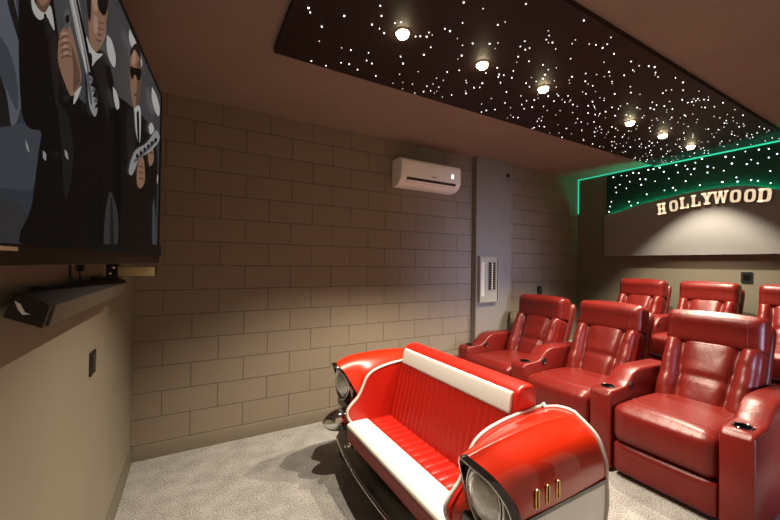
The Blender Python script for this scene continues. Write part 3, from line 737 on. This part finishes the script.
# seat: dark front, white front band, ribbed red top
def ribbed(profile, y0, y1, nr, h, per=8):
    """profile: (x, z, nx, nz) line; ribs run along it, repeated across y"""
    rows = []
    for k in range(nr*per+1):
        y = y0 + (y1-y0)*k/(nr*per); b = abs(sin(PI*k/per))**.55*h
        rows.append([(x+nx*b, y, z+nz*b) for x, z, nx, nz in profile])
    return MB().grid(rows)
IY = IN-.002
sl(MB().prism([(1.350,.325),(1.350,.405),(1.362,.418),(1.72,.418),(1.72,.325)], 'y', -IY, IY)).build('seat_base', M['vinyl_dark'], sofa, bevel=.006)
band = [(1.349,.412),(1.348,.424),(1.355,.434),(1.375,.441),(1.42,.444),(1.50,.441),(1.512,.436),(1.512,.415),(1.37,.41)]
sl(MB().prism(band, 'y', -IY, IY)).build('seat_band', M['white'], sofa, ang=50)
pr = [(1.510,.418,-.6,.4),(1.514,.430,-.1,1),(1.56,.431,0,1),(1.62,.430,0,1),(1.70,.428,0,1),(1.78,.426,0,1)]
sl(ribbed(pr, -IY, IY, 17, .006)).build('seat_pleats', M['vinyl'], sofa, ang=180)
# backrest
bx0, bz0, bx1, bz1 = 1.690, .425, 1.782, .815
nx, nz = -.973, .229
pr = [(bx0+(bx1-bx0)*t, bz0+(bz1-bz0)*t, nx, nz) for t in (0,.25,.5,.75,1)]
sl(ribbed(pr, -IY, IY, 22, .007)).build('back_pleats', M['vinyl'], sofa, ang=180)
body = [(1.70,.33),(1.70,.425),(1.785,.812),(1.803,.905),(1.820,.930),(1.85,.945),(1.90,.948),(1.935,.935),(1.95,.90),(1.955,.70),(1.955,.33)]
sl(MB().prism(body, 'y', -IY, IY)).build('back_body', M['vinyl'], sofa, ang=40, bevel=.022)
wb = [(1.778,.806),(1.770,.818),(1.786,.895),(1.794,.912),(1.806,.918),(1.82,.90),(1.80,.81)]
sl(MB().prism(wb, 'y', -IY+.028, IY-.028)).build('back_band', M['white'], sofa, ang=50, bevel=.006)
# apron and bumper below the seat, bowed forward
N = 41; ys = [-.80 + 1.60*k/(N-1) for k in range(N)]
xb = lambda y: 1.292 + .085*(abs(y)/.8)**2.2
rows = [[(xb(y)+.07, y, .335), (xb(y)+.045, y, .322), (xb(y)+.035, y, .28), (xb(y)+.012, y, .245), (xb(y), y, .228), (xb(y)+.01, y, .205), (xb(y)+.08, y, .195)] for y in ys]
sl(MB().grid(rows)).build('bumper', M['chrome_dark'], sofa, ang=60)
sl(MB().tube([(xb(y)-.001, y, .226) for y in ys], .0055, 8)).build('bumper_lip', M['chrome'], sofa, ang=180)
sl(MB().lathe([(.016,0),(.018,.012),(.012,.022),(.008,.034),(.010,.040),(.004,.046)], 16, Matrix.Translation((1.352,.47,.318)) @ Matrix.Rotation(-PI/2, 4, 'Y'))).build('apron_catch', M['chrome'], sofa)
sl(MB().box(1.40, 1.95, -.80, .80, .07, .33)).build('chassis', M['blackmatte'], sofa, bevel=.01)

# ------------------------------------------------------------------ camera, world, view
cd = bpy.data.cameras.new('camera'); cam = bpy.data.objects.new('camera', cd); C.objects.link(cam)
cd.sensor_width = 36; cd.lens = f_/780*36; cd.clip_start = .01
m3 = Matrix((Rv, Uv, -Fv)).transposed(); cam.matrix_world = Matrix.Translation(CAM) @ m3.to_4x4()
sc = bpy.context.scene; sc.camera = cam
w = bpy.data.worlds.new('world'); sc.world = w; w.use_nodes = True
w.node_tree.nodes['Background'].inputs['Color'].default_value = (1.0,.70,.50,1); w.node_tree.nodes['Background'].inputs['Strength'].default_value = .22
# area light added for the bluish cast on the pillar, set in the added doorway
ad = bpy.data.lights.new('added_pillar_light', 'AREA'); ad.shape = 'RECTANGLE'; ad.size = .8; ad.size_y = 2.0; ad.energy = 5; ad.color = (.60,.65,1); ad.spread = math.radians(36)
ao = bpy.data.objects.new('added_pillar_light', ad); ao.location = (3.7, YN-.06, 1.06); ao.rotation_euler = (PI/2, 0, 0); C.objects.link(ao)
sc.view_settings.view_transform = 'Standard'; sc.view_settings.look = 'None'; sc.view_settings.exposure = .92; sc.view_settings.gamma = 1; sc.view_settings.use_curve_mapping = False
sc.cycles.max_bounces = 10; sc.cycles.diffuse_bounces = 6
